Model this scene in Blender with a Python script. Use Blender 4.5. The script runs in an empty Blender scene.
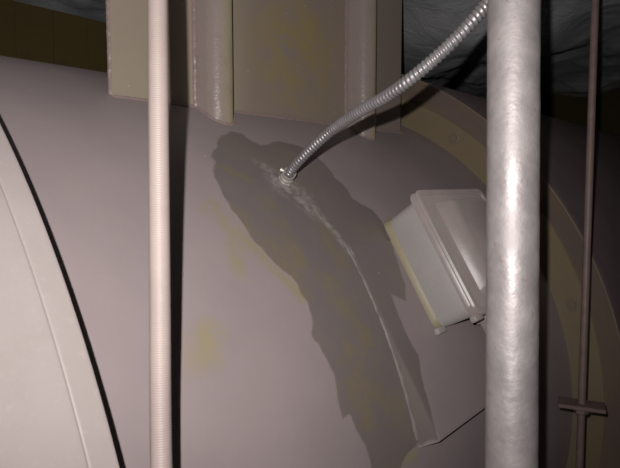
import bpy, bmesh, math, random
import numpy as np
from mathutils import Vector, Matrix

random.seed(4)
rng = np.random.default_rng(7)
scene = bpy.context.scene
COL = scene.collection

# ------------------------------------------------------------------ camera
S = 0.8                                   # metres per casing radius
W, H, F = 620, 468, 560.0
PITCH = 0.0779
CAM = np.array([0.0, 0.0, 1.6])
cam_d = bpy.data.cameras.new('camera')
cam_d.sensor_width = 36.0
cam_d.lens = F / W * 36.0
cam_d.clip_start = 0.02
cam_d.dof.use_dof = True
cam_d.dof.focus_distance = 0.92
cam_d.dof.aperture_fstop = 15.0
cam = bpy.data.objects.new('camera', cam_d)
COL.objects.link(cam)
cam.location = CAM
cam.rotation_euler = (math.pi / 2 - PITCH, 0, 0)
scene.camera = cam

# ------------------------------------------------------------------ world, light, exposure
world = bpy.data.worlds.new('world')
scene.world = world
world.use_nodes = True
world.node_tree.nodes['Background'].inputs[0].default_value = (0.5, 0.55, 0.65, 1)
world.node_tree.nodes['Background'].inputs[1].default_value = 0.004
# the camera's own flash, a little left of and above the lens
fl = bpy.data.lights.new('camera_flash', 'SPOT')
fl.energy = 15.5
fl.spot_size = math.radians(106)
fl.spot_blend = 1.0
fl.shadow_soft_size = 0.0038
fl.color = (1.0, 0.95, 0.935)
flash = bpy.data.objects.new('camera_flash', fl)
COL.objects.link(flash)
flash.rotation_euler = (math.pi / 2 - PITCH + math.radians(6), 0, math.radians(1))
flash.location = (-0.029, -0.030, CAM[2] + 0.033)
vs = scene.view_settings
vs.view_transform = 'Standard'
vs.look = 'None'
vs.exposure = 0.80
vs.gamma = 1.0
vs.use_curve_mapping = False

# ------------------------------------------------------------------ casing frame
TH, PH = 0.8651, 0.0104
AX = np.array([math.cos(PH) * math.cos(TH), math.cos(PH) * math.sin(TH), math.sin(PH)])
NN = np.array([0, 0, 1.0]) - AX * AX[2]
NN /= np.linalg.norm(NN)
BB = np.cross(NN, AX)                     # away from the camera
P0 = np.array([0, 2.2585, -0.6868])
cP, sP = math.cos(PITCH), math.sin(PITCH)

def Q(t, lat, up):                        # casing units -> world metres
    t, lat, up = np.broadcast_arrays(np.asarray(t, float), np.asarray(lat, float), np.asarray(up, float))
    return CAM + S * (P0 + t[..., None] * AX - lat[..., None] * BB + up[..., None] * NN)

def C(t, deg, r):                         # cylindrical: degrees from the crest towards the camera
    a = np.radians(deg)
    return Q(t, r * np.sin(a), r * np.cos(a))

def ray(u, v):
    dx = (u - W / 2) / F
    dz = (H / 2 - v) / F
    return np.array([dx, cP + dz * sP, -sP + dz * cP])

def PX(u, v, d):                          # pixel and distance (casing radii) -> world
    return CAM + S * d * ray(u, v)

def hit(u, v, r=1.0):                     # pixel -> (t, degrees) where it meets the casing
    d = ray(u, v)
    dp = d - AX * AX.dot(d)
    op = -P0 + AX * AX.dot(P0)
    A_, B_, C_ = dp.dot(dp), 2 * dp.dot(op), op.dot(op) - r * r
    k = (-B_ - math.sqrt(max(0, B_ * B_ - 4 * A_ * C_))) / 2 / A_
    q = d * k - P0
    return AX.dot(q), math.degrees(math.atan2(-q.dot(BB), q.dot(NN)))

# ------------------------------------------------------------------ object helpers
def tag(o, label=None, cat=None, group=None, kind=None):
    for k, v in (('label', label), ('category', cat), ('group', group), ('kind', kind)):
        if v:
            o[k] = v
    return o

def thing(name, loc, label, cat, group=None):
    o = bpy.data.objects.new(name, None)
    o.empty_display_size = 0.05
    COL.objects.link(o)
    o.location = loc
    return tag(o, label, cat, group)

def wloc(o):
    v = Vector((0, 0, 0))
    while o:
        v = v + o.location
        o = o.parent
    return np.array(v)

def mk(name, verts, faces, mat, parent=None, smooth=True, attrs=None, loc=None, sharp=40):
    """verts in world metres; the origin goes to loc (else the mean of the points)"""
    verts = np.asarray(verts, float).reshape(-1, 3)
    if loc is None:
        loc = verts.mean(0)
        loc[2] = verts[:, 2].min() if parent is None else loc[2]
    me = bpy.data.meshes.new(name)
    me.from_pydata([tuple(v) for v in (verts - loc)], [], [tuple(int(i) for i in f) for f in faces])
    bm = bmesh.new()
    bm.from_mesh(me)
    bmesh.ops.recalc_face_normals(bm, faces=bm.faces)
    bm.to_mesh(me)
    bm.free()
    if attrs:
        for k, v in attrs.items():
            at = me.attributes.new(k, 'FLOAT', 'POINT')
            at.data.foreach_set('value', np.asarray(v, dtype=np.float32).ravel())
    me.materials.append(mat)
    if smooth:
        me.polygons.foreach_set('use_smooth', [True] * len(me.polygons))
        try:
            me.set_sharp_from_angle(angle=math.radians(sharp))
        except Exception:
            pass
    me.update()
    o = bpy.data.objects.new(name, me)
    COL.objects.link(o)
    if parent is not None:
        o.parent = parent
        o.location = loc - wloc(parent)
    else:
        o.location = loc
    return o

def grid_faces(nu, nv, wrap_u=False, wrap_v=False, off=0):
    f = []
    for i in range(nu if wrap_u else nu - 1):
        i2 = (i + 1) % nu
        for j in range(nv if wrap_v else nv - 1):
            j2 = (j + 1) % nv
            f.append((off + i * nv + j, off + i2 * nv + j, off + i2 * nv + j2, off + i * nv + j2))
    return f

def revolve(profile, degs=None, n=180):
    """profile: list of (t, r) swept round the casing axis; full turn"""
    if degs is None:
        degs = np.linspace(0, 360, n, endpoint=False)
    v = np.array([[C(t, d, r) for (t, r) in profile] for d in degs])
    return v.reshape(-1, 3), grid_faces(len(degs), len(profile), wrap_u=True)

def box(c, ux, uy, uz, sx, sy, sz, bev=0.0, seg=2):
    """oriented box, returns world verts and faces"""
    bm = bmesh.new()
    bmesh.ops.create_cube(bm, size=1.0)
    for v in bm.verts:
        v.co = Vector((v.co.x * sx, v.co.y * sy, v.co.z * sz))
    if bev:
        bmesh.ops.bevel(bm, geom=list(bm.edges), offset=bev, segments=seg, profile=0.5, affect='EDGES')
    M = np.array([ux, uy, uz])
    vs_ = np.array([np.array(v.co) for v in bm.verts]) @ M + np.asarray(c)
    bm.verts.index_update()
    fs = [[v.index for v in f.verts] for f in bm.faces]
    bm.free()
    return vs_, fs

def extrude(profile2d, o, ux, uy, uz, h, bev=None):
    """closed 2-D profile swept along uz from 0 to h, capped"""
    n = len(profile2d)
    o, ux, uy, uz = [np.asarray(k, float) for k in (o, ux, uy, uz)]
    lo = [o + ux * x + uy * y for x, y in profile2d]
    hi = [p + uz * h for p in lo]
    f = [(i, (i + 1) % n, n + (i + 1) % n, n + i) for i in range(n)]
    f += [tuple(range(n - 1, -1, -1)), tuple(range(n, 2 * n))]
    return np.array(lo + hi), f

def smooth_path(pts, n):
    """Catmull-Rom through the points, resampled evenly"""
    p = np.asarray(pts, float)
    p = np.vstack([2 * p[0] - p[1], p, 2 * p[-1] - p[-2]])
    out = []
    for i in range(1, len(p) - 2):
        for s in np.linspace(0, 1, 24, endpoint=False):
            out.append(0.5 * ((2 * p[i]) + (p[i + 1] - p[i - 1]) * s + (2 * p[i - 1] - 5 * p[i] + 4 * p[i + 1] - p[i + 2]) * s * s
                              + (3 * p[i] - p[i - 1] - 3 * p[i + 1] + p[i + 2]) * s ** 3))
    out.append(p[-2])
    out = np.array(out)
    L = np.concatenate([[0], np.cumsum(np.linalg.norm(np.diff(out, axis=0), axis=1))])
    k = np.linspace(0, L[-1], n)
    return np.stack([np.interp(k, L, out[:, c]) for c in range(3)], 1), L[-1]

def tube(path, radii, seg=20, cap=True, twist=None):
    path = np.asarray(path, float)
    T = np.gradient(path, axis=0)
    T /= np.linalg.norm(T, axis=1)[:, None]
    u = np.cross(T[0], [0.3, 1.0, 0.2])
    u /= np.linalg.norm(u)
    vs_ = []
    ang = np.linspace(0, 2 * math.pi, seg, endpoint=False)
    for i, p in enumerate(path):
        u = u - T[i] * u.dot(T[i])
        u /= np.linalg.norm(u)
        w = np.cross(T[i], u)
        r = radii[i] if np.ndim(radii[i]) else np.full(seg, radii[i])
        for k, a in enumerate(ang):
            vs_.append(p + r[k] * (math.cos(a) * u + math.sin(a) * w))
    f = grid_faces(len(path), seg, wrap_v=True)
    if cap:
        f.append(tuple(range(seg - 1, -1, -1)))
        n = len(path)
        f.append(tuple(range((n - 1) * seg, n * seg)))
    return np.array(vs_), f

# ------------------------------------------------------------------ materials
def new_mat(name, rough=0.5, spec=0.4, metal=0.0, drough=0.28):
    m = bpy.data.materials.new(name)
    m.use_nodes = True
    nt = m.node_tree
    b = nt.nodes['Principled BSDF']
    b.inputs['Roughness'].default_value = rough
    b.inputs['Specular IOR Level'].default_value = spec
    b.inputs['Metallic'].default_value = metal
    b.inputs['Diffuse Roughness'].default_value = drough
    return m, nt, b

class G:
    """tiny node-graph helper"""
    def __init__(s, nt):
        s.nt = nt
        s.co = nt.nodes.new('ShaderNodeTexCoord').outputs['Object']
    def link(s, a, b):
        s.nt.links.new(a, b)
    def val(s, x, sock):
        if isinstance(x, (int, float)):
            sock.default_value = x
        elif isinstance(x, tuple):
            sock.default_value = (*x, 1) if len(x) == 3 and sock.type == 'RGBA' else x
        else:
            s.link(x, sock)
    def noise(s, scale, detail=4, rough=0.55, vec=None, dist=0.0):
        n = s.nt.nodes.new('ShaderNodeTexNoise')
        n.inputs['Scale'].default_value = scale
        n.inputs['Detail'].default_value = detail
        n.inputs['Roughness'].default_value = rough
        n.inputs['Distortion'].default_value = dist
        s.link(vec if vec is not None else s.co, n.inputs['Vector'])
        return n.outputs['Fac']
    def math(s, op, a, b=0.0, c=None):
        n = s.nt.nodes.new('ShaderNodeMath')
        n.operation = op
        s.val(a, n.inputs[0])
        s.val(b, n.inputs[1])
        if c is not None:
            s.val(c, n.inputs[2])
        return n.outputs[0]
    def ramp(s, x, lo, hi, a=0.0, b=1.0):
        n = s.nt.nodes.new('ShaderNodeMapRange')
        n.interpolation_type = 'SMOOTHSTEP'
        s.val(x, n.inputs[0])
        for i, k in enumerate((lo, hi, a, b)):
            n.inputs[i + 1].default_value = k
        return n.outputs[0]
    def mix(s, fac, a, b):
        n = s.nt.nodes.new('ShaderNodeMix')
        n.data_type = 'RGBA'
        s.val(fac, n.inputs['Factor'])
        s.val(a, n.inputs[6])
        s.val(b, n.inputs[7])
        return n.outputs[2]
    def attr(s, name):
        n = s.nt.nodes.new('ShaderNodeAttribute')
        n.attribute_name = name
        return n.outputs['Fac']
    def stretch(s, sc):
        n = s.nt.nodes.new('ShaderNodeMapping')
        n.inputs['Scale'].default_value = sc
        s.link(s.co, n.inputs[0])
        return n.outputs[0]
    def bump(s, h, bsdf, strength=0.2, dist=0.002):
        n = s.nt.nodes.new('ShaderNodeBump')
        n.inputs['Strength'].default_value = strength
        n.inputs['Distance'].default_value = dist
        s.link(h, n.inputs['Height'])
        s.link(n.outputs[0], bsdf.inputs['Normal'])

MAUVE = (0.285, 0.238, 0.238)
MAUVE2 = (0.318, 0.266, 0.264)
PATCH = (0.172, 0.144, 0.143)
OCHRE = (0.235, 0.185, 0.070)

def painted(name, c1, c2, rough=0.5, spec=0.35, stain=None, stain_amt=0.0, bump=0.12, scale=6, drough=0.28):
    m, nt, b = new_mat(name, rough, spec, 0.0, drough)
    g = G(nt)
    c = g.mix(g.ramp(g.noise(scale), 0.3, 0.7), c1, c2)
    if stain:
        c = g.mix(g.math('MULTIPLY', g.ramp(g.noise(scale * 1.3, 6, 0.65), 0.5, 0.68), stain_amt), c, stain)
    c = g.mix(g.math('MULTIPLY', g.ramp(g.noise(160, 3), 0.55, 0.75), 0.12), c, tuple(min(1, k * 1.4) for k in c2))
    g.link(c, b.inputs['Base Color'])
    g.bump(g.math('ADD', g.noise(55, 3), g.math('MULTIPLY', g.noise(320, 2), 0.3)), b, bump, 0.003)
    return m

def shell_material():
    m, nt, b = new_mat('casing_paint', 0.46, 0.35)
    g = G(nt)
    base = g.mix(g.ramp(g.noise(5), 0.3, 0.7), MAUVE, MAUVE2)
    # ochre undercoat showing through, with shapes of its own
    yel = g.math('MULTIPLY', g.attr('ochre'), g.ramp(g.noise(26, 6, 0.7), 0.32, 0.56))
    base = g.mix(g.math('MULTIPLY', yel, 0.8), base, (0.30, 0.255, 0.150))
    # dark damp-looking stain
    edge = g.math('ADD', g.attr('patch'), g.math('MULTIPLY', g.math('SUBTRACT', g.noise(34, 5, 0.6), 0.5), 0.022))
    dark = g.ramp(edge, -0.0030, 0.0030)
    inner = g.mix(g.ramp(g.noise(16, 5, 0.6), 0.35, 0.7), PATCH, (0.188, 0.158, 0.134))
    inner = g.mix(g.math('MULTIPLY', g.math('MULTIPLY', g.attr('ochre_in'), g.ramp(g.noise(30, 6, 0.7), 0.36, 0.58)), 0.62), inner, (0.205, 0.168, 0.088))
    col = g.mix(g.math('MULTIPLY', dark, 0.95), base, inner)
    # pale paint spatter round the fitting and along the seam
    sp = g.math('MULTIPLY', g.attr('spatter'), g.ramp(g.noise(75, 6, 0.62), 0.36, 0.66))
    dots = g.math('MULTIPLY', g.ramp(g.noise(150, 1, 0.4), 0.82, 0.86), g.attr('dots'))
    col = g.mix(g.math('MULTIPLY', sp, 0.6), col, (0.42, 0.39, 0.36))
    col = g.mix(dots, col, (0.5, 0.48, 0.45))
    g.link(col, b.inputs['Base Color'])
    g.link(g.ramp(dark, 0, 1, 0.46, 0.42), b.inputs['Roughness'])
    g.bump(g.math('ADD', g.noise(40, 3), g.math('ADD', g.math('MULTIPLY', g.noise(300, 2), 0.3), g.math('MULTIPLY', sp, 1.2))), b, 0.14, 0.003)
    return m

M_SHELL = shell_material()
M_BAND = painted('band_paint', (0.30, 0.262, 0.25), (0.335, 0.292, 0.28), 0.5, 0.3, (0.25, 0.22, 0.20), 0.25, 0.1, 4)
M_FLANGE = painted('ochre_flange_paint', (0.27, 0.215, 0.125), (0.29, 0.228, 0.15), 0.5, 0.3, (0.27, 0.21, 0.17), 0.7, 0.1, 7)
M_RING = painted('flange_ring_paint', (0.25, 0.19, 0.165), (0.28, 0.21, 0.165), 0.45, 0.4, (0.29, 0.23, 0.12), 0.4, 0.1, 7)
M_REAR = painted('rear_shell_paint', (0.20, 0.15, 0.155), (0.23, 0.175, 0.175), 0.5, 0.35)
M_BEAD = painted('weld_bead_paint', (0.31, 0.232, 0.22), (0.34, 0.25, 0.235), 0.36, 0.5, None, 0, 0.4, 60)
M_SEAM = painted('seam_paint', (0.205, 0.178, 0.172), (0.25, 0.218, 0.208), 0.5, 0.3, None, 0, 0.2, 40)
M_BOLT = painted('bolt_paint', (0.24, 0.19, 0.14), (0.28, 0.22, 0.16), 0.45, 0.4)
M_WALLOLIVE = painted('olive_panel_paint', (0.155, 0.118, 0.042), (0.170, 0.128, 0.048), 0.6, 0.2, (0.095, 0.066, 0.033), 0.6, 0.15, 5)
M_WALLDARK = painted('dark_wall_paint', (0.10, 0.085, 0.055), (0.12, 0.10, 0.06), 0.7, 0.2)
M_ENDOLIVE = painted('end_wall_olive_paint', (0.11, 0.09, 0.035), (0.13, 0.105, 0.04), 0.7, 0.2)
M_FLOOR = painted('concrete', (0.16, 0.155, 0.15), (0.22, 0.21, 0.20), 0.8, 0.2)
M_LID = painted('lid_paint', (0.32, 0.268, 0.255), (0.36, 0.305, 0.29), 0.36, 0.5, (0.29, 0.28, 0.26), 0.7, 0.08, 14, drough=0.6)
M_BOX = painted('box_paint', (0.35, 0.325, 0.312), (0.385, 0.358, 0.345), 0.42, 0.4, (0.34, 0.29, 0.28), 0.6, 0.06, 9, drough=0.3)
M_BOXBASE = painted('box_base_paint', (0.315, 0.272, 0.175), (0.335, 0.29, 0.20), 0.45, 0.35, (0.31, 0.26, 0.24), 0.5, drough=0.0)
M_ROD = painted('rod_paint', (0.16, 0.11, 0.10), (0.20, 0.14, 0.125), 0.5, 0.35, None, 0, 0.2, 30, drough=0.0)
M_CABLE = painted('cable_sheath', (0.275, 0.222, 0.205), (0.30, 0.245, 0.222), 0.5, 0.4, None, 0, 0.05, 20, drough=0.0)

def plate_material():
    m, nt, b = new_mat('hanger_paint', 0.48, 0.35)
    g = G(nt)
    c = g.mix(g.ramp(g.noise(5), 0.3, 0.7), (0.37, 0.312, 0.242), (0.40, 0.335, 0.258))
    c = g.mix(g.math('MULTIPLY', g.attr('mauve'), 0.8), c, (0.255, 0.205, 0.185))
    y = g.math('MULTIPLY', g.attr('ochre'), g.ramp(g.noise(18, 6, 0.7), 0.34, 0.62))
    c = g.mix(g.math('MULTIPLY', y, 0.85), c, (0.34, 0.27, 0.095))
    d = g.ramp(g.noise(120, 1, 0.4), 0.77, 0.8)
    c = g.mix(g.math('MULTIPLY', d, 0.6), c, (0.5, 0.46, 0.4))
    g.link(c, b.inputs['Base Color'])
    g.bump(g.math('ADD', g.noise(40, 3), g.math('MULTIPLY', g.noise(300, 2), 0.3)), b, 0.12, 0.003)
    return m

def rib_material():
    m, nt, b = new_mat('rib_paint', 0.32, 0.5)
    g = G(nt)
    c = g.mix(g.attr('ochre'), (0.34, 0.28, 0.252), (0.46, 0.40, 0.23))
    c = g.mix(g.math('MULTIPLY', g.ramp(g.noise(30, 5), 0.45, 0.7), 0.3), c, (0.27, 0.22, 0.2))
    g.link(c, b.inputs['Base Color'])
    g.bump(g.math('ADD', g.noise(90, 4, 0.6), g.math('MULTIPLY', g.noise(420, 2), 0.35)), b, 0.35, 0.003)
    return m

def galvanised(name, base, rough, scale=40):
    m, nt, b = new_mat(name, rough, 0.5, 0.45, 0.0)
    g = G(nt)
    sp = g.noise(scale, 6, 0.7)
    c = g.mix(g.ramp(sp, 0.3, 0.7), tuple(k * 0.85 for k in base), base)
    c = g.mix(g.math('MULTIPLY', g.ramp(g.noise(scale * 0.35, 5, 0.65), 0.5, 0.7), 0.5), c, (base[0] * 0.62, base[1] * 0.60, base[2] * 0.62))
    c = g.mix(g.math('MULTIPLY', g.ramp(g.noise(scale * 3, 2), 0.66, 0.74), 0.5), c, (0.30, 0.22, 0.19))
    g.link(c, b.inputs['Base Color'])
    g.link(g.ramp(g.noise(scale * 0.5, 4), 0.3, 0.7, rough - 0.08, rough + 0.14), b.inputs['Roughness'])
    g.bump(g.math('ADD', g.noise(scale * 2.5, 4), g.math('MULTIPLY', g.noise(scale * 0.6, 3), 1.2)), b, 0.35, 0.002)
    return m

def insulation_material():
    m, nt, b = new_mat('foil_faced_insulation', 0.3, 0.7)
    g = G(nt)
    c = g.mix(g.ramp(g.noise(4, 5), 0.35, 0.7), (0.48, 0.49, 0.505), (0.68, 0.69, 0.70))
    g.link(c, b.inputs['Base Color'])
    g.bump(g.noise(7, 6, 0.6, vec=g.stretch((1.0, 1.0, 0.4)), dist=1.0), b, 0.4, 0.04)
    return m

M_PLATE, M_RIB, M_INS = plate_material(), rib_material(), insulation_material()
M_PIPE = galvanised('galvanised_steel', (0.425, 0.39, 0.383), 0.52)
M_FLEX = galvanised('flex_steel', (0.30, 0.28, 0.288), 0.36, 60)
M_FIT = galvanised('zinc_fitting', (0.66, 0.63, 0.57), 0.32, 80)

# ------------------------------------------------------------------ setting
CEIL = 2.30
def flat(name, corners, mat, kind='structure'):
    return tag(mk(name, corners, [(0, 1, 2, 3)], mat, smooth=False, loc=np.mean(corners, 0)), kind=kind)

def at_z(p, z):
    p = np.array(p, float)
    p[2] = z
    return p

T0, T1 = -3.2, 3.3
LF, LB = 3.2, -2.4
fc = [at_z(Q(T0, LF, 0), 0), at_z(Q(T1, LF, 0), 0), at_z(Q(T1, LB, 0), 0), at_z(Q(T0, LB, 0), 0)]
floor = flat('floor', fc, M_FLOOR)
tag(floor, 'bare grey concrete floor under the casing', 'floor')
ew = flat('wall_right', [at_z(Q(T1, LF, 0), 0), at_z(Q(T1, LB, 0), 0), at_z(Q(T1, LB, 0), CEIL), at_z(Q(T1, LF, 0), CEIL)], M_ENDOLIVE)
tag(ew, 'dark olive end wall beyond the casing', 'wall')
rw = flat('wall_rear', [at_z(Q(T0, LB, 0), 0), at_z(Q(T1, LB, 0), 0), at_z(Q(T1, LB, 0), CEIL), at_z(Q(T0, LB, 0), CEIL)], M_WALLDARK)
tag(rw, 'dark unlit rear wall under the insulation', 'wall')

# ceiling: sagging, creased insulation blanket
nt_, nl_ = 230, 200
tt = np.linspace(T0, T1, nt_)
ll = np.linspace(LB, LF, nl_)
TT, LL = np.meshgrid(tt, ll, indexing='ij')
Z = np.zeros_like(TT)
for k in range(26):
    w = rng.uniform(2.0, 11.0)
    a_ = rng.normal(0.9, 0.45)
    ph_ = rng.uniform(0, 6.28)
    arg = w * (TT * math.cos(a_) + LL * math.sin(a_)) + 0.9 * np.sin(1.7 * TT + ph_) + 0.8 * np.sin(2.3 * LL - ph_) + ph_
    Z += (0.085 / w) * (1 - np.abs(np.sin(arg)) ** 0.8)
Z -= Z.min()
cv = Q(TT, LL, 0)
cv[..., 2] = CEIL - Z * 0.62 - 0.13 * np.exp(-((TT - 0.9) / 0.7) ** 2 - ((LL - 0.1) / 0.9) ** 2)
ceil_o = mk('ceiling', cv.reshape(-1, 3), grid_faces(nt_, nl_), M_INS, sharp=180)
tag(ceil_o, 'sagging dark foil-faced insulation with wrinkles overhead', 'ceiling', kind='structure')

# olive board partition behind the casing: boards with open joints
wall_b = flat('wall_back', [at_z(Q(T0, -0.935, 0), 0), at_z(Q(T1, -0.935, 0), 0),
                            Q(T1, -0.935, 1.425), Q(T0, -0.935, 1.425)], M_WALLDARK)
tag(wall_b, 'olive painted board partition behind the casing', 'wall')
bw = 0.152
board = None
seam0 = -0.735
for k in range(-4, 16):
    t0 = seam0 + k * bw
    tc = t0 + bw / 2
    c_ = (Q(tc, -0.915 + (0.004 if k % 2 else 0), 1.445) + at_z(Q(tc, -0.915, 0), 0.0)) / 2
    hgt = float(Q(tc, -0.915, 1.445)[2])
    if board is None:
        v_, f_ = box((0, 0, 0), AX, BB, (0, 0, 1), (bw - 0.0014) * S, 0.022 * S, hgt, 0.0012, 1)
        board = mk('board', v_, f_, M_WALLOLIVE, wall_b, smooth=False, loc=np.zeros(3))
        o = board
    else:
        o = board.copy()
        COL.objects.link(o)
        o.parent = wall_b
    o.location = c_ - wloc(wall_b)

# ------------------------------------------------------------------ the big casing
base_loc = at_z(Q(-0.7, 0, 0), 0.0)
casing = thing('cylindrical_casing', base_loc,
               'large mauve grey horizontal cylindrical steel casing with bolted end flange', 'casing')

# stain outline traced on the casing surface (pixel -> t, angle)
OUT = [(217, 143), (222, 135), (232, 131), (243, 134), (252, 141), (262, 146), (275, 141), (290, 143), (305, 148), (318, 158),
       (330, 170), (335, 178), (345, 185), (352, 198), (362, 204), (372, 210), (382, 222), (390, 240), (398, 262), (405, 285),
       (406, 300), (391, 294), (399, 316), (407, 336), (418, 356), (421, 372), (427, 397), (433, 420), (438, 440),
       (430, 436), (424, 412), (423, 428), (417, 445), (407, 453), (401, 468), (396, 490), (392, 520), (380, 520), (375, 490),
       (372, 468), (365, 445), (356, 431), (350, 413), (343, 419), (338, 400), (334, 376), (326, 360), (320, 346), (311, 336),
       (312, 320), (308, 304), (300, 292), (295, 281), (286, 272), (272, 260), (256, 244), (244, 226), (233, 212), (224, 196),
       (215, 178), (214, 170), (217, 162), (212, 157), (217, 148)]
def ta(u, v):
    t, d = hit(u, v)
    return (t, math.radians(d))
POLY = np.array([ta(*q) for q in OUT])

def sdf(pts):
    """signed distance (casing radii), positive inside the stain outline"""
    a0, b0 = POLY, np.roll(POLY, -1, 0)
    best = np.full(len(pts), 9.0)
    ins = np.zeros(len(pts), bool)
    for A_, B_ in zip(a0, b0):
        d = B_ - A_
        k = np.clip(((pts - A_) @ d) / (d @ d + 1e-12), 0, 1)
        best = np.minimum(best, np.hypot(*(pts - A_ - k[:, None] * d).T))
        c = (A_[1] > pts[:, 1]) != (B_[1] > pts[:, 1])
        with np.errstate(divide='ignore', invalid='ignore'):
            xx = A_[0] + (pts[:, 1] - A_[1]) * d[0] / (d[1] if d[1] else 1e-12)
        ins ^= c & (pts[:, 0] < xx)
    return np.where(ins, best, -best)

def blobs(pts, lst):
    s = np.zeros(len(pts))
    for u0, v0, u1, v1, w in lst:                         # capsules: two pixels and a half-width in casing radii
        A_, B_ = np.array(ta(u0, v0)), np.array(ta(u1, v1))
        d = B_ - A_
        k = np.clip(((pts - A_) @ d) / (d @ d + 1e-12), 0, 1)
        r = np.hypot(*(pts - A_ - k[:, None] * d).T)
        s = np.maximum(s, np.clip(1.35 - r / w, 0, 1))
    return s

def stain_attrs(t, rad):
    pts = np.stack([np.ravel(t), np.ravel(rad)], 1)
    near = (pts[:, 0] > -1.35) & (pts[:, 0] < -0.3) & (pts[:, 1] > 0.4) & (pts[:, 1] < 1.75)
    out = {k: np.zeros(len(pts)) for k in ('ochre', 'ochre_in', 'spatter', 'dots')}
    out['patch'] = np.full(len(pts), -1.0)
    p = pts[near]
    out['patch'][near] = sdf(p)
    out['ochre'][near] = blobs(p, [(208, 335, 208, 358, 0.022), (206, 325, 220, 330, 0.014), (212, 208, 236, 232, 0.022), (236, 245, 240, 268, 0.020),
                                   (245, 240, 300, 296, 0.014), (404, 458, 416, 454, 0.012)])
    out['ochre_in'][near] = blobs(p, [(238, 215, 300, 285, 0.03), (325, 280, 368, 345, 0.03), (345, 345, 365, 420, 0.03), (372, 385, 395, 410, 0.03),
                                      (270, 205, 300, 262, 0.02), (225, 168, 250, 180, 0.012), (322, 230, 345, 270, 0.02)])
    out['spatter'][near] = blobs(p, [(258, 162, 284, 180, 0.014), (280, 182, 300, 196, 0.034), (296, 192, 314, 212, 0.022), (312, 206, 350, 252, 0.010)])
    out['dots'][near] = (out['patch'][near] > -0.03).astype(float)
    return out

# shell: fine where the stain lies, coarse elsewhere
tg = np.unique(np.round(np.concatenate([np.linspace(-1.6, -1.25, 8), np.arange(-1.25, -0.45, 0.0042), np.linspace(-0.45, 0.075, 14)]), 4))
ag = np.concatenate([np.linspace(-180, 20, 60, endpoint=False), np.arange(20, 100, 0.32), np.linspace(100, 180, 24, endpoint=False)])
AG, TG = np.meshgrid(ag, tg, indexing='ij')
sv = C(TG, AG, 1.0).reshape(-1, 3)
shell = mk('shell', sv, grid_faces(len(ag), len(tg), wrap_u=True), M_SHELL, casing, attrs=stain_attrs(TG, np.radians(AG)), sharp=180)

# raised band at the near end: a lip, then the ring behind it
v_, f_ = revolve([(-1.450, 0.99), (-1.4425, 1.0888), (-1.4432, 1.0904), (-1.4450, 1.0912), (-1.4470, 1.0912), (-1.4680, 1.0912), (-1.4695, 1.0911), (-1.4708, 1.0902), (-1.471, 0.99)], n=260)
tag(mk('band_lip', v_, f_, M_BAND, casing), 'raised lip along the edge of the pale near band')
v_, f_ = revolve([(-1.4712, 0.99), (-1.4712, 1.0896), (-1.4722, 1.0904), (-1.4735, 1.0905), (-1.478, 1.0905), (-1.6, 1.0905), (-1.9, 1.0905), (-2.14, 1.0905), (-2.15, 1.0905), (-2.155, 1.085), (-2.155, 0.99)], n=260)
tag(mk('near_band', v_, f_, M_BAND, casing), 'pale wide raised band round the near end')

# far flange: ochre face, dished ring, then the larger rear shell
v_, f_ = revolve([(0.056, 0.985), (0.056, 1.086), (0.060, 1.0885), (0.085, 1.0885), (0.085, 0.985)], n=220)
tag(mk('flange', v_, f_, M_FLANGE, casing), 'ochre yellow bolted flange face')
v_, f_ = revolve([(0.066, 1.080), (0.061, 1.0900), (-0.012, 1.160), (-0.018, 1.1655), (-0.015, 1.1690), (0.0, 1.1684), (0.03, 1.160), (0.085, 1.090)], n=220)
tag(mk('flange_ring', v_, f_, M_RING, casing), 'brown dished ring outside the flange')
v_, f_ = revolve([(0.02, 1.150), (0.02, 1.1640), (0.6, 1.1640), (1.8, 1.1640), (3.29, 1.1640)], n=160)
tag(mk('rear_shell', v_, f_, M_REAR, casing), 'larger dark brown rear cylinder')

# bolts round the flange
def bolt_mesh():
    R_ = 0.0150 * S
    v, f = [], []
    prof = [(1.25, 0.0), (1.25, 0.0016), (1.12, 0.0024), (0.98, 0.0024)]
    n = 18
    for rr, h in prof:
        for k in range(n):
            a_ = 2 * math.pi * k / n
            v.append((rr * R_ * math.cos(a_), rr * R_ * math.sin(a_), h))
    f += grid_faces(len(prof), n, wrap_v=True)
    b0 = len(v)
    for h, rr in ((0.0024, 0.86), (0.008, 0.86), (0.0095, 0.72)):
        for k in range(6):
            a_ = 2 * math.pi * k / 6
            v.append((rr * R_ * math.cos(a_), rr * R_ * math.sin(a_), h))
    f += grid_faces(3, 6, wrap_v=True, off=b0)
    f.append(tuple(range(b0 + 12, b0 + 18)))
    f.append(tuple(range(3 * n, 4 * n)))
    return v, f
bolt = None
for k in range(20):
    d_ = 34.8 + 18.0 * k
    pos = C(0.056, d_, 1.0475)
    if bolt is None:
        v_, f_ = bolt_mesh()
        bolt = mk('bolt', v_, f_, M_BOLT, casing, loc=np.zeros(3), smooth=False)
        o = bolt
    else:
        o = bolt.copy()
        COL.objects.link(o)
        o.parent = casing
    o.location = pos - wloc(casing)
    rr = np.array(C(0, d_, 1.0) - C(0, d_, 0.0)) / S
    zz = -AX
    yy = np.cross(zz, rr)
    o.rotation_euler = Matrix((rr, yy, zz)).transposed().to_euler()

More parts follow.
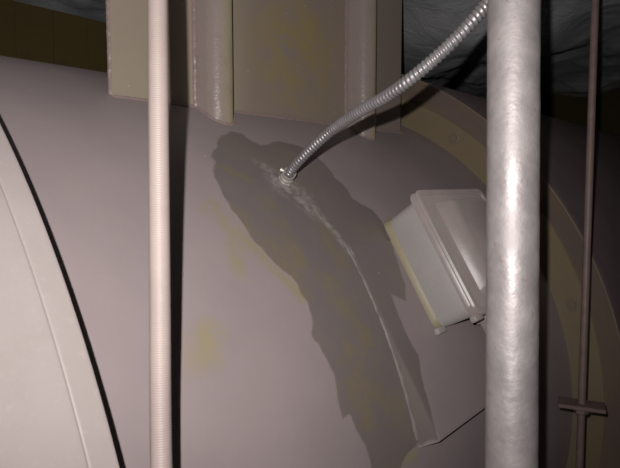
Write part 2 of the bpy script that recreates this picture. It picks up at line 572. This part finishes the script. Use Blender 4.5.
# flat mounting plate tangent to the side of the shell
MA = 59.2
m_ = NN * math.cos(math.radians(MA)) - BB * math.sin(math.radians(MA))      # outward
s_ = -NN * math.sin(math.radians(MA)) - BB * math.cos(math.radians(MA))     # down the slope
def PL(t, s, m):
    t, s, m = np.broadcast_arrays(np.asarray(t, float), np.asarray(s, float), np.asarray(m, float))
    return CAM + S * (P0 + t[..., None] * AX + s[..., None] * s_ + m[..., None] * m_)
PT = 1.0005
s0, s1, t0, t1 = -0.085, 0.305, -0.833, -0.30
ss = np.linspace(s0, s1, 110)
ts = np.linspace(t0, t1, 150)
SS, TS = np.meshgrid(ss, ts, indexing='ij')
mm = np.full_like(SS, PT)
edge = np.minimum(TS - t0, s1 - SS)
mm -= np.clip(0.003 - edge, 0, 1) * 0.5
top = PL(TS, SS, mm).reshape(-1, 3)
fs = grid_faces(len(ss), len(ts))
lat_ = mm * math.sin(math.radians(MA)) + SS * math.cos(math.radians(MA))
up_ = mm * math.cos(math.radians(MA)) - SS * math.sin(math.radians(MA))
# side walls dropping into the shell
def rim_idx():
    n1, n2 = len(ss), len(ts)
    r = [i * n2 for i in range(n1)] + [(n1 - 1) * n2 + j for j in range(1, n2)] + [i * n2 + n2 - 1 for i in range(n1 - 2, -1, -1)] + [j for j in range(n2 - 2, 0, -1)]
    return r
ri = rim_idx()
low = PL(TS.ravel()[ri], SS.ravel()[ri], 0.945)
nb = len(top)
for i in range(len(ri)):
    j = (i + 1) % len(ri)
    fs.append((ri[i], ri[j], nb + j, nb + i))
Tall = np.concatenate([TS.ravel(), TS.ravel()[ri]])
Rall = np.concatenate([np.arctan2(lat_, up_).ravel(), np.arctan2(lat_, up_).ravel()[ri]])
# the stain runs on across the plate and its side wall: each point takes the stain value of the traced outline there
allv = np.vstack([top, low])
dd = (allv - CAM) / S
dep = dd[:, 1] * cP - dd[:, 2] * sP
pu = W / 2 + F * dd[:, 0] / dep
pv = H / 2 - F * (dd[:, 1] * sP + dd[:, 2] * cP) / dep
tr = np.array([ta(u, v) for u, v in zip(pu, pv)])
at_ = stain_attrs(tr[:, 0], tr[:, 1])
mk('mounting_plate', np.vstack([top, low]), fs, M_SHELL, casing, attrs=at_, sharp=35)
# weld along the seam where the plate leaves the shell
wp = [PL(-0.8345, s, math.sqrt(max(0, 1 - s * s)) - 0.0022) for s in np.linspace(-0.10, 0.29, 40)]
wp = np.array([w + rng.normal(0, 0.0006, 3) for w in wp])
v_, f_ = tube(wp, [0.0036 + 0.0007 * abs(math.sin(3.1 * i)) for i in range(40)], 10)
tag(mk('weld_seam', v_, f_, M_SEAM, casing), 'pale weld seam beside the flat plate')
# saddle feet under the casing
for tt_ in (-1.25, 0.75):
    rr_ = 1.0 if tt_ < 0 else 1.164
    pr = [(-0.62 * S, 0)]
    zb = float(Q(tt_, 0, 0)[2])
    for a_ in np.linspace(-38, 38, 17):
        pr.append((rr_ * S * math.sin(math.radians(a_)), zb - rr_ * S * math.cos(math.radians(a_)) + 0.004))
    pr.append((0.62 * S, 0))
    v_, f_ = extrude(pr, at_z(Q(tt_, 0, 0), 0) - AX * 0.03, -BB, (0, 0, 1), AX * np.array([1, 1, 0]), 0.06)
    tag(mk('saddle', v_, f_, M_REAR, casing, smooth=False), 'steel saddle foot under the casing')

# ------------------------------------------------------------------ hanger plate above the casing
LAT = 0.48
zt = CEIL - 0.02
hang = thing('hanger_plate', Q(-0.6, LAT, 0.877), 'broad brown steel hanger plate with two round ribs rising from casing', 'bracket')
HT0, HT1 = -1.132, -0.095
nu, nv = 90, 70
tu = np.linspace(HT0, HT1, nu)
def plate_pt(t, lat, k):                                   # k 0 at the shell, 1 at the ceiling
    lo = Q(t, lat, math.sqrt(max(0, 1 - lat * lat)) - 0.004)
    hi = at_z(lo, zt)
    return lo + (hi - lo) * k
kv = np.linspace(0, 1, nv)
front = np.array([[plate_pt(t, LAT, k) for k in kv] for t in tu])
back = np.array([[plate_pt(t, LAT - 0.014, k) for k in kv] for t in tu])
v_ = np.vstack([front.reshape(-1, 3), back.reshape(-1, 3)])
f_ = grid_faces(nu, nv) + [tuple(reversed(q)) for q in grid_faces(nu, nv, off=nu * nv)]
N_ = nu * nv
for i in range(nu - 1):
    f_ += [(i * nv, (i + 1) * nv, N_ + (i + 1) * nv, N_ + i * nv), (i * nv + nv - 1, N_ + i * nv + nv - 1, N_ + (i + 1) * nv + nv - 1, (i + 1) * nv + nv - 1)]
for j in range(nv - 1):
    f_ += [(j, N_ + j, N_ + j + 1, j + 1), ((nu - 1) * nv + j, (nu - 1) * nv + j + 1, N_ + (nu - 1) * nv + j + 1, N_ + (nu - 1) * nv + j)]
TU, KV = np.meshgrid(tu, kv, indexing='ij')
och = np.exp(-((TU + 0.60) / 0.16) ** 2) * np.clip(1.2 - np.abs(KV - 0.28) / 0.30, 0, 1)
mau = np.clip((TU + 0.86) / 0.1, 0, 1) * 0.9
mau[TU > -0.34] = 1
at_ = {'ochre': np.concatenate([och.ravel(), och.ravel()]), 'mauve': np.concatenate([mau.ravel(), mau.ravel()])}
mk('plate', v_, f_, M_PLATE, hang, smooth=False, attrs=at_)

def rib(tl, w, dep, och_side):
    """U-section rib: flat flank, round nose; tl = flank position on the plate"""
    r_ = w / 2
    prof = [(tl, LAT - 0.004), (tl, LAT + dep - r_)]
    for a_ in np.linspace(180, 0, 19)[1:-1]:
        prof.append((tl + r_ + r_ * math.cos(math.radians(a_)), LAT + dep - r_ + r_ * math.sin(math.radians(a_))))
    prof += [(tl + w, LAT + dep - r_), (tl + w, LAT - 0.004)]
    ks = np.linspace(0, 1, 30)
    v = np.array([[plate_pt(t, l, k) for k in ks] for t, l in prof])
    n = len(prof)
    at = np.array([[np.clip((i - 6) / 9.0, 0, 1) * och_side] * 30 for i in range(n)])
    f = grid_faces(n, 30)
    f.append(tuple(i * 30 for i in range(n)))
    f.append(tuple(i * 30 + 29 for i in range(n - 1, -1, -1)))
    return mk('rib', v.reshape(-1, 3), f, M_RIB, hang, attrs={'ochre': at.ravel()}, sharp=50)
r1 = rib(-0.935, 0.066, 0.066, 1.0)
r2 = rib(-0.395, 0.070, 0.072, 1.0)
tag(r1, 'round-nosed vertical rib, mauve flank and yellowish nose')
tag(r2, 'round-nosed vertical rib, mauve flank and yellowish nose')
def bead(name, path, r, label, par):
    n = max(12, int(len(path)))
    p, L = smooth_path(path, max(30, int(np.linalg.norm(np.array(path[-1]) - np.array(path[0])) / 0.005)))
    p = p + rng.normal(0, 0.0004, p.shape)
    v, f = tube(p, [r * (0.85 + 0.3 * abs(math.sin(i * 1.1))) for i in range(len(p))], 8)
    return tag(mk(name, v, f, M_BEAD, par), label)
for rb, tl in ((r1, -0.938), (r2, -0.398)):
    bead('weld_bead', [plate_pt(tl, LAT + 0.003, k) for k in np.linspace(0.004, 1, 8)], 0.0042, 'pale bead down the rib joint', rb)
for ta_, tb_ in ((HT0, -0.942), (-0.865, -0.40), (-0.322, HT1)):
    bead('weld_bead', [Q(t, LAT + 0.004, math.sqrt(1 - (LAT + 0.004) ** 2)) for t in np.linspace(ta_, tb_, 9)], 0.0032, 'pinkish weld along the foot of the plate', hang)
for tl in (-0.935, -0.395):
    pts = [(tl - 0.003, LAT + 0.003), (tl - 0.002, LAT + 0.04)]
    for a_ in np.linspace(180, 10, 9):
        pts.append((tl + 0.033 + 0.035 * math.cos(math.radians(a_)), LAT + 0.034 + 0.035 * math.sin(math.radians(a_))))
    bead('weld_bead', [Q(t, l, math.sqrt(1 - l * l)) for t, l in pts], 0.0028, 'weld round the foot of the rib', hang)
bead('edge_fold', [plate_pt(HT0 + 0.002, LAT - 0.007, k) for k in np.linspace(0.002, 1, 8)], 0.0040, 'rounded pale edge of the plate', hang)

# ------------------------------------------------------------------ junction box on the flat plate
jb = thing('junction_box', PL(-0.52, 0.0, PT), 'grey cast junction box with rimmed lid mounted on the flat plate', 'electrical box')
BT0, BT1, BS0, BS1, BH = -0.676, -0.385, -0.130, 0.126, 0.092
def pbox(tA, tB, sA, sB, mA, mB, bev, seg=3):
    return box(PL((tA + tB) / 2, (sA + sB) / 2, (mA + mB) / 2), AX, s_, m_, (tB - tA) * S, (sB - sA) * S, (mB - mA) * S, bev, seg)
def frustum(tA, tB, sA, sB, mA, mB, inset, cr, n=5):
    """rounded-corner block whose top is inset"""
    rings = []
    for m, ins in ((mA, 0.0), (mB - 0.004, inset * 0.85), (mB, inset + 0.004)):
        ring = []
        for (cx, cy, a0) in ((tB - ins - cr, sB - ins - cr, 0), (tA + ins + cr, sB - ins - cr, 90), (tA + ins + cr, sA + ins + cr, 180), (tB - ins - cr, sA + ins + cr, 270)):
            for k in range(n):
                a_ = math.radians(a0 + 90 * k / (n - 1))
                ring.append(PL(cx + cr * math.cos(a_), cy + cr * math.sin(a_), m))
        rings.append(ring)
    q = len(rings[0])
    v = np.array(rings).reshape(-1, 3)
    f = grid_faces(3, q, wrap_v=True) + [tuple(range(q - 1, -1, -1)), tuple(range(2 * q, 3 * q))]
    return v, f
v_, f_ = frustum(BT0, BT1, BS0, BS1, PT, PT + BH, -0.006, 0.022)
body = mk('body', v_, f_, M_BOX, jb, sharp=50)
v_, f_ = frustum(BT0 - 0.005, BT1 + 0.005, BS0 - 0.004, BS1 + 0.002, PT, PT + 0.017, 0.003, 0.022)
tag(mk('base_rim', v_, f_, M_BOXBASE, jb, sharp=50), 'yellowish rim along the foot of the box')
LT0, LT1, LS0, LS1 = BT0 - 0.020, BT1 + 0.018, BS0 - 0.018, BS1 + 0.010
v_, f_ = frustum(LT0, LT1, LS0, LS1, PT + BH, PT + BH + 0.016, 0.002, 0.026, 7)
lid = mk('lid', v_, f_, M_LID, jb, sharp=40)
tag(lid, 'glossy lid with rounded rim and raised centre panel')
v_, f_ = frustum(LT0 + 0.062, LT1 - 0.062, LS0 + 0.030, LS1 - 0.030, PT + BH + 0.015, PT + BH + 0.046, 0.012, 0.018, 6)
mk('raised_panel', v_, f_, M_LID, lid, sharp=40)
# rounded lip round the lid
lip = []
cr = 0.024
for (cx, cy, a0) in ((LT1 - cr, LS1 - cr, 0), (LT0 + cr, LS1 - cr, 90), (LT0 + cr, LS0 + cr, 180), (LT1 - cr, LS0 + cr, 270)):
    for k in range(9):
        a_ = math.radians(a0 + 90 * k / 8)
        lip.append(PL(cx + (cr - 0.008) * math.cos(a_), cy + (cr - 0.008) * math.sin(a_), PT + BH + 0.0155))
lip = np.array(lip)
n = len(lip)
vv = []
for i in range(n):
    tg_ = lip[(i + 1) % n] - lip[i - 1]
    tg_ /= np.linalg.norm(tg_)
    sd_ = np.cross(tg_, m_)
    for k in range(8):
        a_ = 2 * math.pi * k / 8
        vv.append(lip[i] + 0.0062 * (math.cos(a_) * sd_ + 0.8 * math.sin(a_) * m_))
mk('rim', vv, grid_faces(n, 8, wrap_u=True, wrap_v=True), M_LID, lid)
# screw lugs under the lid edge and mounting feet
for (tA, tB, sA, sB, mA, mB) in ((-0.690, -0.655, BS1 - 0.004, BS1 + 0.010, PT, PT + 0.012), (-0.42, -0.385, BS1 - 0.004, BS1 + 0.010, PT, PT + 0.012)):
    v_, f_ = pbox(tA, tB, sA, sB, mA, mB, 0.003)
    mk('mounting_foot', v_, f_, M_BOX, jb, sharp=60)
for (tA, tB) in ((-0.690, -0.655), (-0.60, -0.565)):
    v_, f_ = pbox(tA, tB, LS1 - 0.006, LS1 + 0.007, PT + BH - 0.006, PT + BH + 0.008, 0.003)
    mk('lid_lug', v_, f_, M_LID, jb, sharp=60)
# cable gland leaving the lower side
g0, g1 = PL(-0.53, BS1 - 0.01, PT + 0.045), PL(-0.53, BS1 + 0.075, PT + 0.045)
v_, f_ = tube([g0, g0 + (g1 - g0) * 0.4, g0 + (g1 - g0) * 0.401, g1], [0.022, 0.022, 0.0165, 0.0165], 20)
tag(mk('conduit_stub', v_, f_, M_LID, jb, sharp=40), 'short stub leaving the lower side of the box')

# ------------------------------------------------------------------ flexible metal conduit
ctl = [(288.5, 175, 1.088), (293, 168, 1.075), (300, 160, 1.055), (315, 145, 1.025), (335, 128, 0.985), (360, 111, 0.91), (385, 97, 0.850), (410, 79.5, 0.805),
       (440, 54, 0.775), (465, 29, 0.765), (488, 2, 0.765), (508, -26, 0.77)]
pts = [PX(*c) for c in ctl]
last = pts[-1]
pts += [last + np.array([0.02, 0.0, 0.06]), last + np.array([0.025, 0.02, 0.16]), np.array([last[0] + 0.02, last[1] + 0.05, CEIL - 0.03])]
hx, L = smooth_path(pts, 10)
pitch_m = 0.0058
nr = int(L / pitch_m)
path, L = smooth_path(pts, nr * 6)
seg = 18
R0 = 0.0075
rad = []
prof = [0.90, 0.985, 1.03, 1.03, 0.985, 0.90]
for i in range(len(path)):
    rr = []
    for k in range(seg):
        ph_ = (i / 6.0 + k / seg) % 1.0
        rr.append(R0 * (0.95 + 0.115 * math.cos(2 * math.pi * ph_)))
    rad.append(np.array(rr))
flexc = thing('flexible_conduit', PX(286, 179, 1.108), 'corrugated silver flexible metal conduit rising from fitting on the stain', 'conduit')
v_, f_ = tube(path, rad, seg)
mk('hose', v_, f_, M_FLEX, flexc, sharp=180)
ft, fd = hit(285.5, 180)
fb = C(ft, fd, 0.996)
ax_ = pts[1] - fb
ax_ /= np.linalg.norm(ax_)
def lathe(o, d, prof, seg=20, flats=0):
    o, d = np.array(o), np.array(d)
    u = np.cross(d, [0.2, 0.3, 1.0])
    u /= np.linalg.norm(u)
    w = np.cross(d, u)
    v = []
    for h, r in prof:
        for k in range(seg):
            a_ = 2 * math.pi * k / seg
            v.append(o + d * h + r * (math.cos(a_) * u + math.sin(a_) * w))
    f = grid_faces(len(prof), seg, wrap_v=True) + [tuple(range(seg - 1, -1, -1)), tuple(range((len(prof) - 1) * seg, len(prof) * seg))]
    return np.array(v), f
v_, f_ = lathe(fb, ax_, [(0, 0.0085), (0.008, 0.0085), (0.0082, 0.0104), (0.016, 0.0104), (0.0162, 0.0090), (0.022, 0.0090), (0.0222, 0.0106), (0.030, 0.0106), (0.032, 0.0094)], 20)
fit_ = mk('fitting', v_, f_, M_FIT, flexc, sharp=35)
tag(fit_, 'bright zinc end fitting')
v_, f_ = lathe(fb + ax_ * 0.003, ax_, [(0, 0.0118), (0.001, 0.0128), (0.006, 0.0128), (0.007, 0.0118)], 6)
mk('lock_nut', v_, f_, M_FIT, fit_, smooth=False)
sx = np.cross(ax_, [0, 1, 0.3])
sx /= np.linalg.norm(sx)
v_, f_ = lathe(fb + ax_ * 0.026 + sx * 0.009, sx, [(0, 0.0028), (0.004, 0.0028), (0.0045, 0.0036), (0.0065, 0.0036)], 10)
mk('clamp_screw', v_, f_, M_FIT, fit_, smooth=False)

# ------------------------------------------------------------------ upright pipe, cable and rod
def through(pa, pb, z0, z1):
    d = pb - pa
    return pa + d * (z0 - pa[2]) / d[2], pa + d * (z1 - pa[2]) / d[2]
lo, hi = through(PX(513.8, 0, 0.69), PX(511.3, 468, 0.69), 0.0, CEIL - 0.02)
n = 260
ks = np.linspace(0, 1, n)
R_ = 0.0311 * S
path = lo + (hi - lo) * ks[:, None]
rad = []
bumps = rng.normal(0, 1, (n, 28))
bumps = (bumps + np.roll(bumps, 1, 0) + np.roll(bumps, 1, 1) + np.roll(bumps, -1, 1)) / 4
for i in range(n):
    rad.append(R_ + 0.00022 * bumps[i])
v_, f_ = tube(path, rad, 28)
gp = mk('galvanised_pipe', v_, f_, M_PIPE, sharp=180)
tag(gp, 'thick bright galvanised steel pipe standing upright in front of the junction box', 'pipe')

pa, pb = PX(157.6, 0, 0.60), PX(161.3, 468, 0.535)
dv = (pa - pb) / np.linalg.norm(pa - pb)
ctl = [at_z(PX(161.5, 468, 0.40), 0.0), at_z(PX(161.5, 468, 0.40), 0.5), at_z(PX(161.5, 468, 0.405), 0.95), at_z(PX(161.5, 468, 0.435), 1.15),
       pb, (pa * 0.33 + pb * 0.67), (pa * 0.67 + pb * 0.33), pa, pa + dv * 0.15, pa + dv * (CEIL - 0.03 - pa[2]) / dv[2]]
_, Lc = smooth_path(ctl, 50)
n = int(Lc / 0.0019) * 4
path, Lc = smooth_path(ctl, n)
# keep the slack cable clear of the casing and its near band
for it in range(3):
    q_ = (path - CAM) / S - P0
    t_ = q_ @ AX
    lat_, up_ = -(q_ @ BB), q_ @ NN
    need = np.where(t_ < -1.415, 1.106, 1.016)
    push = np.clip(need - np.hypot(lat_, up_), 0, None)
    push = np.where(up_ < 0.75, push, 0)
    k_ = 301
    push = np.maximum(push, np.convolve(np.pad(push, k_ // 2, mode='edge'), np.hanning(k_) / np.hanning(k_).sum(), 'valid'))
    path = path - S * push[:, None] * (BB * np.array([1, 1, 0]))
rc = 0.0083
rad = [rc * (0.985 + 0.03 * (0, 1, 1, 0)[i % 4]) for i in range(n)]
v_, f_ = tube(path, rad, 20)
cb = mk('ribbed_cable', v_, f_, M_CABLE, sharp=180)
tag(cb, 'thin pale pinkish ribbed cable hanging straight in front of the casing', 'cable')

lo, hi = through(PX(594.0, 40, 1.25), PX(580.5, 440, 1.25), 0.0, CEIL - 0.02)
rod = thing('hanger_rod', lo, 'thin brown steel hanger rod with a small clamp plate before the far flange', 'rod')
n = 60
ks = np.linspace(0, 1, n)
v_, f_ = tube(lo + (hi - lo) * ks[:, None], [0.0066] * n, 14)
mk('rod_shaft', v_, f_, M_ROD, rod, sharp=180)
pc = PX(581.5, 405, 1.25)
yaw = math.radians(-24)
ux = np.array([math.cos(yaw), math.sin(yaw), 0])
uy = np.array([-math.sin(yaw), math.cos(yaw), 0])
v_, f_ = box(pc, ux, uy, (0, 0, 1), 0.076, 0.042, 0.007, 0.001, 1)
mk('clamp_plate', v_, f_, M_ROD, rod, smooth=False)
for dz, nm in ((-0.0145, 'nut'), (0.0035, 'nut')):
    if dz > 0:
        continue
    v_, f_ = lathe(pc + np.array([0, 0, dz]), (0, 0, 1), [(0, 0.0115), (0.0015, 0.0128), (0.0095, 0.0128), (0.011, 0.0115)], 6)
    mk(nm, v_, f_, M_ROD, rod, smooth=False)
